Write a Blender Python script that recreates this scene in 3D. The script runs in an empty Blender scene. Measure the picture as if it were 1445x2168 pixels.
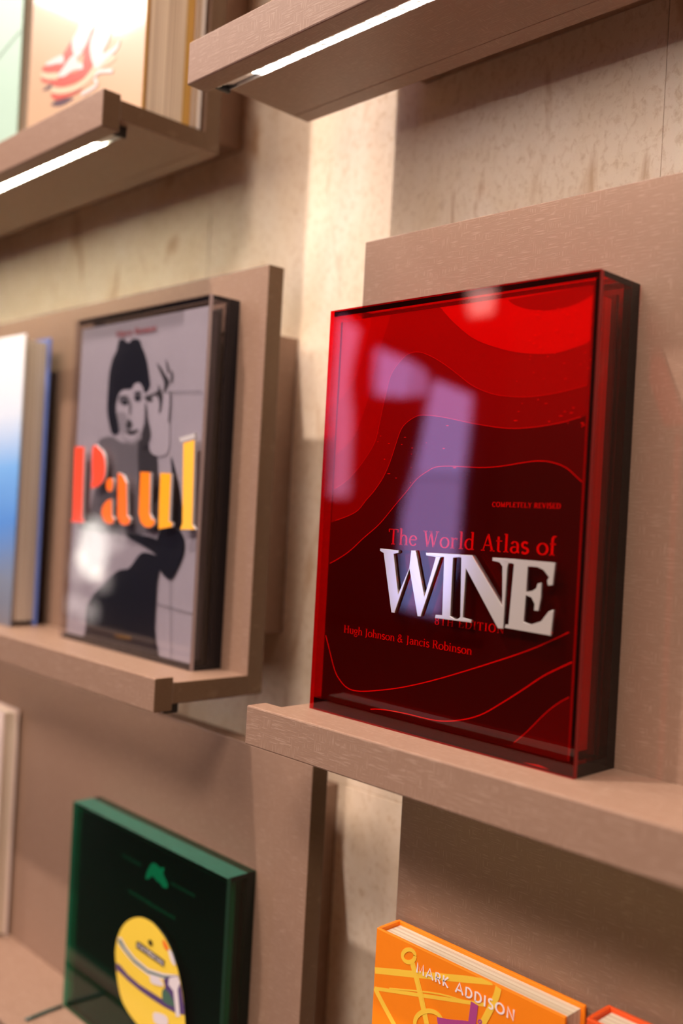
import bpy, bmesh, math, random
from mathutils import Vector, Matrix
from mathutils.geometry import tessellate_polygon
random.seed(7)
S = bpy.context.scene
COL = S.collection

# ------------------------------------------------------------------ camera
F_PX = 2066.76
CAM = Vector((0.5638, -0.6037, 0.1561))
YAW, PITCH, ROLL = 0.7989, -0.002, 0.0538
fw = Vector((-math.sin(YAW)*math.cos(PITCH), math.cos(YAW)*math.cos(PITCH), math.sin(PITCH)))
rt0 = fw.cross(Vector((0, 0, 1))).normalized(); up0 = rt0.cross(fw)
RT = math.cos(ROLL)*rt0 + math.sin(ROLL)*up0
UP = -math.sin(ROLL)*rt0 + math.cos(ROLL)*up0
cd = bpy.data.cameras.new('camera'); cam = bpy.data.objects.new('camera', cd); COL.objects.link(cam)
cd.sensor_fit = 'HORIZONTAL'; cd.sensor_width = 24.0; cd.lens = F_PX/1445*24.0
cd.clip_start = 0.02; cd.clip_end = 60
cam.matrix_world = Matrix(((RT.x, UP.x, -fw.x, CAM.x), (RT.y, UP.y, -fw.y, CAM.y), (RT.z, UP.z, -fw.z, CAM.z), (0, 0, 0, 1)))
cd.dof.use_dof = True; cd.dof.focus_distance = 0.745; cd.dof.aperture_fstop = 2.5; cd.dof.aperture_blades = 0
S.camera = cam

# ------------------------------------------------------------------ world, exposure
w = bpy.data.worlds.new('world'); S.world = w; w.use_nodes = True
w.node_tree.nodes['Background'].inputs[0].default_value = (0.9, 0.75, 0.62, 1)
w.node_tree.nodes['Background'].inputs[1].default_value = 0.10
S.view_settings.view_transform = 'Standard'; S.view_settings.look = 'None'
S.view_settings.gamma = 1; S.view_settings.use_curve_mapping = False
S.view_settings.exposure = 0.0
S.cycles.use_denoising = True
S.cycles.transparent_max_bounces = 24; S.cycles.max_bounces = 7; S.cycles.sample_clamp_indirect = 6.0

# ------------------------------------------------------------------ room lights
FLOOR_Z, CEIL_Z = -1.35, 2.2
def area_light(name, loc, sx, sy, power, col, rot=(0, 0, 0)):
    l = bpy.data.lights.new(name, 'AREA'); l.shape = 'RECTANGLE'; l.size = sx; l.size_y = sy; l.energy = power; l.color = col
    o = bpy.data.objects.new(name, l); COL.objects.link(o); o.location = loc; o.rotation_euler = rot; return o
area_light('unseen_room_light', (-0.7, -2.3, CEIL_Z-0.03), 1.6, 1.2, 74, (1.0, 0.83, 0.76))  # added soft fill for the shelf fronts, no known lamp
area_light('unseen_room_light', (-2.97, -1.54, CEIL_Z-0.03), 0.55, 0.4, 26, (1.0, 0.86, 0.80))
area_light('unseen_room_light', (1.0, -2.2, CEIL_Z-0.03), 0.7, 0.7, 88, (1.0, 0.85, 0.75))  # unseen light from the right front for wall and right-facing sides
SPOTS = [((-0.52, -0.9, 2.09), 195, (1.0, 0.85, 0.77)), ((-1.82, -0.9, 2.09), 80, (1.0, 0.85, 0.77))]

# ------------------------------------------------------------------ helpers
def ray(px, py):
    return fw + RT*((px-722.5)/F_PX) - UP*((py-1084.0)/F_PX)
def onY(px, py, Y):                       # photo pixel -> point on the plane y = Y (a face that stands there)
    v = ray(px, py); return CAM + v*((Y-CAM.y)/v.y)

def new_obj(name, me, parent=None, mats=()):
    for m in mats: me.materials.append(m)
    o = bpy.data.objects.new(name, me); COL.objects.link(o)
    if parent is not None: o.parent = parent
    return o
ORG = {}
def thing(name, label, cat, loc=(0, 0, 0), group=None):
    o = bpy.data.objects.new(name, None); COL.objects.link(o); o.location = loc
    o.empty_display_size = 0.05
    o['label'] = label; o['category'] = cat
    if group: o['group'] = group
    ORG[o.name] = Vector(loc); return o
def org(p):
    while p is not None and p.parent is not None: p = p.parent
    return ORG.get(p.name, Vector((0, 0, 0))) if p is not None else Vector((0, 0, 0))
def mesh(name, verts, faces, mat, parent=None, fmats=None, smooth=False):
    b = org(parent)
    me = bpy.data.meshes.new(name)
    me.from_pydata([tuple(Vector(v)-b) for v in verts], [], faces)
    mats = mat if isinstance(mat, (list, tuple)) else [mat]
    o = new_obj(name, me, parent, mats)
    if fmats:
        for p, i in zip(me.polygons, fmats): p.material_index = i
    if smooth:
        for p in me.polygons: p.use_smooth = True
    me.update(); return o
def bevel_mesh(me, amt, seg=2):
    bm = bmesh.new(); bm.from_mesh(me)
    bmesh.ops.bevel(bm, geom=list(bm.edges), offset=amt, segments=seg, affect='EDGES', profile=0.5)
    bmesh.ops.recalc_face_normals(bm, faces=bm.faces)
    bm.to_mesh(me); bm.free(); me.update()
BF = [(0, 3, 2, 1), (4, 5, 6, 7), (0, 1, 5, 4), (1, 2, 6, 5), (2, 3, 7, 6), (3, 0, 4, 7)]   # bottom top front(-y) right back left
def box(name, x0, x1, y0, y1, z0, z1, mat, parent=None, bevel=0, fmats=None):
    v = [(x0, y0, z0), (x1, y0, z0), (x1, y1, z0), (x0, y1, z0), (x0, y0, z1), (x1, y0, z1), (x1, y1, z1), (x0, y1, z1)]
    o = mesh(name, v, BF, mat, parent, fmats)
    if bevel: bevel_mesh(o.data, bevel)
    return o
def prism_x(name, prof, x0, x1, mat, parent=None, bevel=0):
    """extrude a (y,z) profile along x"""
    n = len(prof); v = [(x0, y, z) for y, z in prof] + [(x1, y, z) for y, z in prof]
    f = [tuple(range(n)), tuple(range(2*n-1, n-1, -1))] + [(i, i+n, (i+1) % n+n, (i+1) % n) for i in range(n)]
    o = mesh(name, v, f, mat, parent)
    bm = bmesh.new(); bm.from_mesh(o.data); bmesh.ops.recalc_face_normals(bm, faces=bm.faces)
    if bevel: bmesh.ops.bevel(bm, geom=list(bm.edges), offset=bevel, segments=2, affect='EDGES', profile=0.5)
    bm.to_mesh(o.data); bm.free(); return o
def tess(polys):
    """polys: lists of (x,z); -> 2D verts + triangles facing -y"""
    vs, fs = [], []
    for p in polys:
        if len(p) < 3: continue
        b = len(vs); vs += p
        for t in tessellate_polygon([[Vector((x, z, 0)) for x, z in p]]):
            a, c, d = [vs[b+i] for i in t]
            cr = (c[0]-a[0])*(d[1]-a[1])-(c[1]-a[1])*(d[0]-a[0])
            fs.append(tuple(b+i for i in (t if cr > 0 else t[::-1])))
    return vs, fs
def flat(name, polys, y, mat, parent):
    vs, fs = tess(polys)
    return mesh(name, [(x, y, z) for x, z in vs], fs, mat, parent)
def solid(name, polys, y0, y1, mat, parent, bevel=0):
    """polys extruded from y0 (front) to y1 (back); mat may be [face, side]"""
    vs, fs, fm = [], [], []
    for p in polys:
        v2, f2 = tess([p]); b = len(vs); n = len(v2)
        vs += [(x, y0, z) for x, z in v2] + [(x, y1, z) for x, z in v2]
        for t in f2: fs.append(tuple(b+i for i in t)); fm.append(0)
        for t in f2: fs.append(tuple(b+n+i for i in t[::-1])); fm.append(0)
        ar = sum(p[i][0]*p[(i+1) % n][1]-p[(i+1) % n][0]*p[i][1] for i in range(n))
        for i in range(n):
            q = (b+i, b+i+n, b+(i+1) % n+n, b+(i+1) % n)
            fs.append(q[::-1] if ar < 0 else q); fm.append(1 if isinstance(mat, list) else 0)
    return mesh(name, vs, fs, mat, parent, fm)
def pxpoly(pts, Y, ox=0, oy=0, s=1):
    """photo pixels (offset + crop/scale) -> (x,z) on the plane y=Y"""
    out = []
    for a, b in pts:
        p = onY(ox+a/s, oy+b/s, Y); out.append((p.x, p.z))
    return out
def smooth_line(pts, k=6):
    out = []
    n = len(pts)
    for i in range(n-1):
        p0, p1, p2, p3 = pts[max(i-1, 0)], pts[i], pts[i+1], pts[min(i+2, n-1)]
        for j in range(k):
            t = j/k
            out.append(tuple(0.5*((2*p1[c])+(-p0[c]+p2[c])*t+(2*p0[c]-5*p1[c]+4*p2[c]-p3[c])*t*t+(-p0[c]+3*p1[c]-3*p2[c]+p3[c])*t**3) for c in (0, 1)))
    out.append(pts[-1]); return out
def closed_smooth(pts, k=5):
    n = len(pts); out = []
    for i in range(n):
        p0, p1, p2, p3 = pts[i-1], pts[i], pts[(i+1) % n], pts[(i+2) % n]
        for j in range(k):
            t = j/k
            out.append(tuple(0.5*((2*p1[c])+(-p0[c]+p2[c])*t+(2*p0[c]-5*p1[c]+4*p2[c]-p3[c])*t*t+(-p0[c]+3*p1[c]-3*p2[c]+p3[c])*t**3) for c in (0, 1)))
    return out
def ribbon(pts, wf):
    """strip polygons along a 2D polyline; wf(dx,dy)->width"""
    polys = []
    L, R_ = [], []
    n = len(pts)
    for i, p in enumerate(pts):
        a = pts[max(i-1, 0)]; b = pts[min(i+1, n-1)]
        dx, dy = b[0]-a[0], b[1]-a[1]; l = math.hypot(dx, dy) or 1
        wd = wf(dx/l, dy/l)/2
        L.append((p[0]-dy/l*wd, p[1]+dx/l*wd)); R_.append((p[0]+dy/l*wd, p[1]-dx/l*wd))
    for i in range(n-1): polys.append([R_[i], R_[i+1], L[i+1], L[i]])
    return polys

# ------------------------------------------------------------------ lettering: strokes in a box, cap height 1, x-height .66
def arc(cx, cy, rx, ry, a0, a1, n=12):
    return [(cx+rx*math.cos(math.radians(a0+(a1-a0)*i/n)), cy+ry*math.sin(math.radians(a0+(a1-a0)*i/n))) for i in range(n+1)]
X = .66
def vs_(x, y0, y1): return ('s', [(x, y0), (x, y1)])
def sf(x, y, h=.13): return ('t', [(x-h, y), (x+h, y)])
def th(*p): return ('t', list(p))
def tk(*p): return ('k', list(p))
def o_(cx, r): return ('s', arc(cx, X/2, r, X/2-.02, 0, 360, 20))
GL = {
 'T': (.68, [vs_(.34, 0, 1), th((.03, .97), (.65, .97)), th((.03, .98), (.05, .78)), th((.65, .98), (.63, .78)), sf(.34, .03)]),
 'h': (.62, [vs_(.13, 0, 1.06), ('s', arc(.32, .40, .18, .24, 160, 0, 9)+[(.50, 0)]), sf(.13, .03, .11), sf(.50, .03, .11), th((.02, 1.03), (.13, 1.05))]),
 'e': (.54, [('s', arc(.28, .33, .22, .31, 15, 325, 18)), th((.06, .38), (.49, .38))]),
 'W': (1.0, [tk((.10, 1), (.29, 0)), th((.29, 0), (.48, .98)), tk((.46, 1), (.67, 0)), th((.67, 0), (.88, 1)), sf(.10, .97), sf(.46, .97, .09), sf(.88, .97, .11)]),
 'o': (.60, [o_(.30, .25)]),
 'r': (.46, [vs_(.14, 0, X), th((.14, .42), (.22, .58), (.34, .64), (.42, .60)), tk((.36, .60), (.43, .58)), sf(.15, .03, .13), th((.02, .63), (.14, .65))]),
 'l': (.30, [vs_(.15, 0, 1.06), sf(.15, .03, .13), th((.03, 1.03), (.15, 1.05))]),
 'd': (.60, [vs_(.47, 0, 1.06), ('s', arc(.29, .33, .23, .31, 50, 310, 16)), th((.47, .03), (.58, .04)), th((.36, 1.03), (.47, 1.05))]),
 'A': (.76, [th((.10, 0), (.37, 1)), tk((.37, 1), (.64, 0)), th((.20, .34), (.55, .34)), sf(.10, .03, .11), sf(.64, .03, .13)]),
 't': (.40, [('s', [(.16, .88), (.16, .14)]+arc(.26, .12, .10, .10, 180, 290, 6)), th((.03, .63), (.36, .63))]),
 'a': (.54, [('s', arc(.26, .44, .17, .20, 160, 0, 9)+[(.43, .08), (.52, .03)]), ('s', arc(.24, .18, .17, .17, 60, 330, 12))]),
 's': (.46, [('k', arc(.23, .49, .15, .155, 30, 270, 10)+arc(.23, .17, .17, .155, 90, -150, 10))]),
 'f': (.38, [('s', [(.15, 0), (.15, .84)]+arc(.27, .86, .12, .20, 180, 60, 7)), th((.02, .63), (.33, .63)), sf(.15, .03, .13)]),
 'H': (.82, [vs_(.16, 0, 1), vs_(.66, 0, 1), th((.16, .52), (.66, .52)), sf(.16, .03), sf(.66, .03), sf(.16, .97), sf(.66, .97)]),
 'u': (.62, [('s', [(.13, X), (.13, .2)]+arc(.30, .22, .17, .20, 190, 350, 8)), vs_(.49, 0, X), th((.02, .63), (.13, .65)), th((.38, .63), (.49, .65)), th((.49, .03), (.60, .04))]),
 'g': (.56, [('s', arc(.26, .43, .19, .21, 0, 360, 16)), ('t', arc(.27, -.12, .21, .15, 120, 400, 14)), th((.16, .24), (.14, .08), (.42, .02)), th((.40, .60), (.54, .64))]),
 'J': (.42, [('s', [(.22, 1), (.22, .1)]+arc(.10, .05, .12, .22, 0, -100, 6)), sf(.22, .97)]),
 'n': (.62, [vs_(.13, 0, X), ('s', arc(.32, .40, .18, .24, 160, 0, 9)+[(.50, 0)]), sf(.13, .03, .11), sf(.50, .03, .11), th((.02, .63), (.13, .65))]),
 '&': (.80, [('s', arc(.32, .78, .15, .19, -60, 250, 12)+[(.66, .02)]), ('s', [(.30, .56)]+arc(.28, .25, .20, .23, 110, 330, 12)+[(.60, .46)])]),
 'c': (.50, [('s', arc(.28, .33, .22, .31, 45, 315, 16)), tk((.40, .56), (.46, .54))]),
 'i': (.30, [vs_(.14, 0, X), ('k', [(.14, .84), (.14, .96)]), sf(.14, .03, .12), th((.02, .63), (.14, .65))]),
 'R': (.74, [vs_(.16, 0, 1), th((.16, .97), (.36, .97)), ('s', arc(.36, .75, .20, .22, 90, -90, 10)), th((.36, .53), (.16, .53)), tk((.38, .53), (.66, 0)), sf(.16, .03), sf(.16, .97, .12), sf(.67, .03, .08)]),
 'b': (.60, [vs_(.13, 0, 1.06), ('s', arc(.31, .33, .23, .31, 130, -130, 16)), th((.02, 1.03), (.13, 1.05))]),
 'C': (.74, [('s', arc(.40, .5, .32, .48, 45, 315, 18)), th((.63, .84), (.65, .66))]),
 'O': (.80, [('s', arc(.40, .5, .33, .48, 0, 360, 22))]),
 'M': (.96, [th((.16, 0), (.16, 1)), tk((.16, 1), (.46, .05)), th((.46, .05), (.78, 1)), vs_(.78, 0, 1), sf(.16, .03, .11), sf(.78, .03), sf(.14, .97, .1), sf(.80, .97, .1)]),
 'P': (.66, [vs_(.16, 0, 1), th((.16, .97), (.36, .97)), ('s', arc(.36, .73, .22, .24, 90, -90, 10)), th((.36, .49), (.16, .49)), sf(.16, .03), sf(.16, .97, .12)]),
 'L': (.64, [vs_(.16, 0, 1), th((.16, .03), (.58, .03), (.60, .28)), sf(.16, .97), sf(.16, .03, .12)]),
 'E': (.66, [vs_(.16, 0, 1), th((.16, .03), (.58, .03), (.60, .26)), th((.16, .97), (.56, .97), (.57, .78)), th((.16, .52), (.46, .52)), sf(.16, .03, .12), sf(.16, .97, .12)]),
 'Y': (.72, [vs_(.36, 0, .5), tk((.10, 1), (.36, .48)), th((.36, .48), (.62, 1)), sf(.36, .03), sf(.10, .97, .11), sf(.62, .97, .1)]),
 'V': (.74, [tk((.10, 1), (.38, 0)), th((.38, 0), (.64, 1)), sf(.10, .97, .11), sf(.64, .97, .1)]),
 'I': (.36, [vs_(.18, 0, 1), sf(.18, .03), sf(.18, .97)]),
 'S': (.56, [('k', arc(.28, .74, .19, .235, 35, 270, 10)+arc(.28, .27, .21, .24, 90, -145, 10))]),
 'D': (.80, [vs_(.16, 0, 1), th((.16, .97), (.38, .97)), ('s', arc(.38, .5, .34, .47, 90, -90, 14)), th((.38, .03), (.16, .03)), sf(.14, .03, .1), sf(.14, .97, .1)]),
 'N': (.84, [th((.16, 0), (.16, 1)), tk((.16, 1), (.68, 0)), th((.68, 0), (.68, 1)), sf(.16, .03, .11), sf(.68, .97, .11), sf(.12, .97, .1)]),
 '8': (.58, [('s', arc(.29, .75, .17, .22, 0, 360, 14)), ('s', arc(.29, .27, .21, .25, 0, 360, 16))]),
 'B': (.70, [vs_(.16, 0, 1), ('s', [(.16, .97)]+arc(.34, .75, .18, .22, 90, -90, 8)), ('s', [(.16, .53)]+arc(.36, .28, .22, .25, 90, -90, 8)+[(.16, .03)])]),
 'y': (.56, [tk((.06, X), (.28, 0)), th((.50, X), (.28, 0), (.16, -.26), (.06, -.24)), sf(.06, .64, .08), sf(.50, .64, .08)]),
 ' ': (.30, []),
}
SANS = {
 'M': (.95, [[(.12, 0), (.18, 1), (.47, .12), (.76, 1), (.83, 0)]]), 'A': (.84, [[(.05, 0), (.42, 1), (.79, 0)], [(.2, .32), (.64, .32)]]),
 'R': (.68, [[(.14, 0), (.14, .93)]+arc(.34, .70, .22, .23, 90, -90, 8)+[(.14, .47)], [(.34, .47), (.60, 0)]]), 'K': (.70, [[(.14, 0), (.14, 1)], [(.60, 1), (.16, .48), (.62, 0)]]),
 'D': (.80, [[(.14, .07), (.14, .93), (.32, .93)]+arc(.32, .5, .38, .43, 90, -90, 12)+[(.14, .07)]]), 'I': (.30, [[(.15, 0), (.15, 1)]]),
 'S': (.60, [arc(.30, .73, .18, .20, 40, 270, 9)+arc(.30, .28, .20, .22, 90, -140, 9)]), 'O': (.92, [arc(.46, .5, .38, .44, 0, 360, 20)]),
 'N': (.84, [[(.14, 0), (.14, 1), (.70, 0), (.70, 1)]]), 'T': (.66, [[(.33, 0), (.33, 1)], [(.04, .93), (.62, .93)]]), 'L': (.56, [[(.14, 1), (.14, .07), (.52, .07)]]), ' ': (.42, []),
}
def text_polys(txt, sans=False, thick=.135, thin=.055, track=0.0):
    polys = []; x = 0
    for ch in txt:
        if sans:
            wd, st = SANS[ch]
            for pts in st: polys += [[(x+a, b) for a, b in q] for q in ribbon(pts, lambda dx, dy: thick)]
        else:
            wd, st = GL[ch]
            for kind, pts in st:
                wf = (lambda dx, dy: thick) if kind == 'k' else (lambda dx, dy: thin) if kind == 't' else (lambda dx, dy: thin+(thick-thin)*abs(dy)**1.3)
                polys += [[(x+a, b) for a, b in q] for q in ribbon(pts, wf)]
        x += wd+track
    return polys, x-track
def text_on(name, txt, p0, p1, cap_px, Y, mat, parent, **kw):
    """lettering on the plane y=Y, baseline from photo pixel p0 to p1"""
    a, b = onY(*p0, Y), onY(*p1, Y)
    h = onY(p0[0], p0[1]-cap_px, Y).z-a.z
    polys, wd = text_polys(txt, **kw)
    ux, uz = b.x-a.x, b.z-a.z
    out = [[(a.x+u/wd*ux, a.z+u/wd*uz+v*h) for u, v in p] for p in polys]
    return flat(name, out, Y, mat, parent)

# ------------------------------------------------------------------ materials
def srgb(r, g, b):
    f = lambda c: (c/12.92 if c <= .04045 else ((c+.055)/1.055)**2.4)
    return (f(r/255), f(g/255), f(b/255), 1)
def nmat(name):
    m = bpy.data.materials.new(name); m.use_nodes = True
    nt = m.node_tree; return m, nt, nt.nodes, nt.links, nt.nodes['Principled BSDF']
def plain(name, col, rough=.5, metal=0, spec=.5, emit=None, es=0, coat=0, var=0.04, vs=60):
    m, nt, N, L, P = nmat(name)
    P.inputs['Base Color'].default_value = col; P.inputs['Roughness'].default_value = rough
    P.inputs['Metallic'].default_value = metal; P.inputs['Specular IOR Level'].default_value = spec
    P.inputs['Coat Weight'].default_value = coat; P.inputs['Coat Roughness'].default_value = .05
    if emit: P.inputs['Emission Color'].default_value = emit; P.inputs['Emission Strength'].default_value = es
    if var:
        tc = N.new('ShaderNodeTexCoord'); nz = N.new('ShaderNodeTexNoise'); nz.inputs['Scale'].default_value = vs; nz.inputs['Detail'].default_value = 3
        hs = N.new('ShaderNodeHueSaturation'); mr = N.new('ShaderNodeMapRange')
        mr.inputs['To Min'].default_value = 1-var; mr.inputs['To Max'].default_value = 1+var
        hs.inputs['Color'].default_value = col
        L.new(tc.outputs['Object'], nz.inputs['Vector']); L.new(nz.outputs['Fac'], mr.inputs['Value']); L.new(mr.outputs[0], hs.inputs['Value']); L.new(hs.outputs[0], P.inputs['Base Color'])
    return m
def linen(name, col, hi):
    """taupe laminate embossed with short crossing threads"""
    m, nt, N, L, P = nmat(name)
    tc = N.new('ShaderNodeTexCoord')
    def threads(sc, dist):
        mp = N.new('ShaderNodeMapping'); mp.inputs['Scale'].default_value = sc
        nz = N.new('ShaderNodeTexNoise'); nz.inputs['Scale'].default_value = 1; nz.inputs['Detail'].default_value = 1.5; nz.inputs['Distortion'].default_value = dist
        L.new(tc.outputs['Object'], mp.inputs['Vector']); L.new(mp.outputs[0], nz.inputs['Vector']); return nz.outputs['Fac']
    hor = threads((85, 1250, 1250), .0); ver = threads((1250, 85, 85), .0)
    patch = threads((80, 80, 140), .4)
    cm = N.new('ShaderNodeMapRange'); cm.inputs['From Min'].default_value = .53; cm.inputs['From Max'].default_value = .57
    L.new(patch, cm.inputs['Value'])
    mix = N.new('ShaderNodeMix'); mix.data_type = 'FLOAT'
    L.new(cm.outputs[0], mix.inputs['Factor']); L.new(hor, mix.inputs[2]); L.new(ver, mix.inputs[3])
    rp = N.new('ShaderNodeMapRange'); rp.inputs['From Min'].default_value = .54; rp.inputs['From Max'].default_value = .66
    L.new(mix.outputs[0], rp.inputs['Value'])
    mc = N.new('ShaderNodeMix'); mc.data_type = 'RGBA'; mc.inputs[6].default_value = col; mc.inputs[7].default_value = hi
    L.new(rp.outputs[0], mc.inputs['Factor']); L.new(mc.outputs[2], P.inputs['Base Color'])
    bp = N.new('ShaderNodeBump'); bp.inputs['Strength'].default_value = .22; bp.inputs['Distance'].default_value = .0004
    L.new(mix.outputs[0], bp.inputs['Height']); L.new(bp.outputs[0], P.inputs['Normal'])
    P.inputs['Roughness'].default_value = .42; P.inputs['Specular IOR Level'].default_value = .35
    return m
def stone(name):
    m, nt, N, L, P = nmat(name)
    tc = N.new('ShaderNodeTexCoord')
    def noise(sc, detail, dist=0, rough=.55):
        mp = N.new('ShaderNodeMapping'); mp.inputs['Scale'].default_value = sc
        nz = N.new('ShaderNodeTexNoise'); nz.inputs['Scale'].default_value = 1; nz.inputs['Detail'].default_value = detail; nz.inputs['Distortion'].default_value = dist; nz.inputs['Roughness'].default_value = rough
        L.new(tc.outputs['Object'], mp.inputs['Vector']); L.new(mp.outputs[0], nz.inputs['Vector']); return nz.outputs['Fac']
    def mr(v, a, b, c=0, d=1):
        x = N.new('ShaderNodeMapRange'); x.inputs['From Min'].default_value = a; x.inputs['From Max'].default_value = b; x.inputs['To Min'].default_value = c; x.inputs['To Max'].default_value = d
        L.new(v, x.inputs['Value']); return x.outputs[0]
    def mixc(f, a, b):
        x = N.new('ShaderNodeMix'); x.data_type = 'RGBA'
        if isinstance(f, float): x.inputs['Factor'].default_value = f
        else: L.new(f, x.inputs['Factor'])
        for i, c in ((6, a), (7, b)):
            if isinstance(c, tuple): x.inputs[i].default_value = c
            else: L.new(c, x.inputs[i])
        return x.outputs[2]
    base = mixc(mr(noise((8, 8, 4.5), 4, .8), .35, .68), srgb(242, 226, 206), srgb(230, 208, 180))
    veins = mr(noise((17, 17, 4.0), 5, 1.6), .58, .70, 0, .8)
    c2 = mixc(veins, base, srgb(188, 146, 104))
    mot = mr(noise((150, 150, 110), 5, .5, .7), .50, .70, 0, .7)
    c3 = mixc(mot, c2, srgb(206, 176, 142))
    L.new(c3, P.inputs['Base Color'])
    bp = N.new('ShaderNodeBump'); bp.inputs['Strength'].default_value = .35; bp.inputs['Distance'].default_value = .0012
    L.new(noise((240, 240, 170), 6, .6, .65), bp.inputs['Height']); L.new(bp.outputs[0], P.inputs['Normal'])
    P.inputs['Roughness'].default_value = .6; P.inputs['Specular IOR Level'].default_value = .3
    return m
def acrylic(name, tint, refl=1.0, wav=.02):
    """clear coloured sheet: tints what is behind, mirrors a little of the room"""
    m = bpy.data.materials.new(name); m.use_nodes = True; nt = m.node_tree; N = nt.nodes; L = nt.links
    N.remove(N['Principled BSDF'])
    out = N['Material Output']
    tr = N.new('ShaderNodeBsdfTransparent'); tr.inputs[0].default_value = tint
    gl = N.new('ShaderNodeBsdfGlossy'); gl.inputs['Roughness'].default_value = .03; gl.inputs['Color'].default_value = (refl, refl, refl, 1)
    lw = N.new('ShaderNodeLayerWeight'); lw.inputs['Blend'].default_value = .5
    pw = N.new('ShaderNodeMath'); pw.operation = 'POWER'; pw.inputs[1].default_value = 5
    ma = N.new('ShaderNodeMath'); ma.operation = 'MULTIPLY_ADD'; ma.inputs[1].default_value = .96; ma.inputs[2].default_value = .04
    mx = N.new('ShaderNodeMixShader')
    L.new(lw.outputs['Facing'], pw.inputs[0]); L.new(pw.outputs[0], ma.inputs[0]); L.new(ma.outputs[0], mx.inputs[0])
    L.new(tr.outputs[0], mx.inputs[1]); L.new(gl.outputs[0], mx.inputs[2]); L.new(mx.outputs[0], out.inputs['Surface'])
    tc = N.new('ShaderNodeTexCoord'); nz = N.new('ShaderNodeTexNoise'); nz.inputs['Scale'].default_value = 9; nz.inputs['Detail'].default_value = 1
    bp = N.new('ShaderNodeBump'); bp.inputs['Strength'].default_value = wav; bp.inputs['Distance'].default_value = .01
    L.new(tc.outputs['Object'], nz.inputs['Vector']); L.new(nz.outputs['Fac'], bp.inputs['Height']); L.new(bp.outputs[0], gl.inputs['Normal']); L.new(bp.outputs[0], lw.inputs['Normal'])
    return m
def pages(name, a, b, axis='z', sc=900):
    """stacked paper edges"""
    m, nt, N, L, P = nmat(name)
    tc = N.new('ShaderNodeTexCoord'); mp = N.new('ShaderNodeMapping'); mp.inputs['Scale'].default_value = (2, sc, 2)
    nz = N.new('ShaderNodeTexNoise'); nz.inputs['Scale'].default_value = 1; nz.inputs['Detail'].default_value = 3
    mr = N.new('ShaderNodeMapRange'); mr.inputs['From Min'].default_value = .35; mr.inputs['From Max'].default_value = .65
    mc = N.new('ShaderNodeMix'); mc.data_type = 'RGBA'; mc.inputs[6].default_value = a; mc.inputs[7].default_value = b
    L.new(tc.outputs['Object'], mp.inputs['Vector']); L.new(mp.outputs[0], nz.inputs['Vector']); L.new(nz.outputs['Fac'], mr.inputs['Value']); L.new(mr.outputs[0], mc.inputs['Factor']); L.new(mc.outputs[2], P.inputs['Base Color'])
    P.inputs['Roughness'].default_value = .8; return m
def gradient(name, stops, z0, z1, rough=.35, coat=.3):
    """printed vertical gradient between object heights z0..z1"""
    m, nt, N, L, P = nmat(name)
    tc = N.new('ShaderNodeTexCoord'); sx = N.new('ShaderNodeSeparateXYZ'); mr = N.new('ShaderNodeMapRange'); cr = N.new('ShaderNodeValToRGB')
    mr.inputs['From Min'].default_value = z0; mr.inputs['From Max'].default_value = z1
    while len(cr.color_ramp.elements) < len(stops): cr.color_ramp.elements.new(.5)
    for e, (p, c) in zip(cr.color_ramp.elements, stops): e.position = p; e.color = c
    nz = N.new('ShaderNodeTexNoise'); nz.inputs['Scale'].default_value = 9; nz.inputs['Detail'].default_value = 3
    ad = N.new('ShaderNodeMath'); ad.operation = 'MULTIPLY_ADD'; ad.inputs[1].default_value = .12
    L.new(tc.outputs['Object'], sx.inputs[0]); L.new(tc.outputs['Object'], nz.inputs['Vector']); L.new(sx.outputs[2], mr.inputs['Value']); L.new(nz.outputs['Fac'], ad.inputs[0]); L.new(mr.outputs[0], ad.inputs[2]); L.new(ad.outputs[0], cr.inputs[0]); L.new(cr.outputs[0], P.inputs['Base Color'])
    P.inputs['Roughness'].default_value = rough; P.inputs['Coat Weight'].default_value = coat; return m

TAUPE = linen('taupe_linen_laminate', srgb(141, 112, 93), srgb(156, 128, 109))
EDGE = linen('taupe_shaded_end', srgb(100, 76, 54), srgb(112, 88, 66))  # same laminate toned darker: shade on the board ends put into the colour
STONE = stone('beige_limestone')
GROUT = plain('grout', srgb(196, 172, 144), .9)
ALU = plain('aluminium_channel', srgb(200, 200, 200), .28, .85)
BLACK = plain('black_plastic', srgb(16, 15, 15), .4)
def led(name, col, s):
    m, nt, N, L, P = nmat(name); P.inputs['Base Color'].default_value = (.9, .9, .85, 1)
    P.inputs['Emission Color'].default_value = col; P.inputs['Emission Strength'].default_value = s; return m
LED_PINK = led('led_warm', (1.0, .84, .74, 1), 135)
LED_GREEN = led('led_neutral', (1.0, .92, .66, 1), 135)
LED_DIM = led('led_dim', (1.0, .82, .70, 1), 50)
LED_FAINT = led('led_faint', (1.0, .88, .46, 1), 15)
DIFF = plain('led_tape', srgb(225, 222, 215), .5)
PAINT = plain('warm_wall_paint', srgb(150, 120, 98), .8)
PAINT_D = plain('dark_wall_paint', srgb(86, 62, 50), .8)
CEILM = plain('ceiling_paint', srgb(225, 215, 205), .9)
FLOORM = plain('floor_stone', srgb(70, 56, 48), .5)

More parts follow.
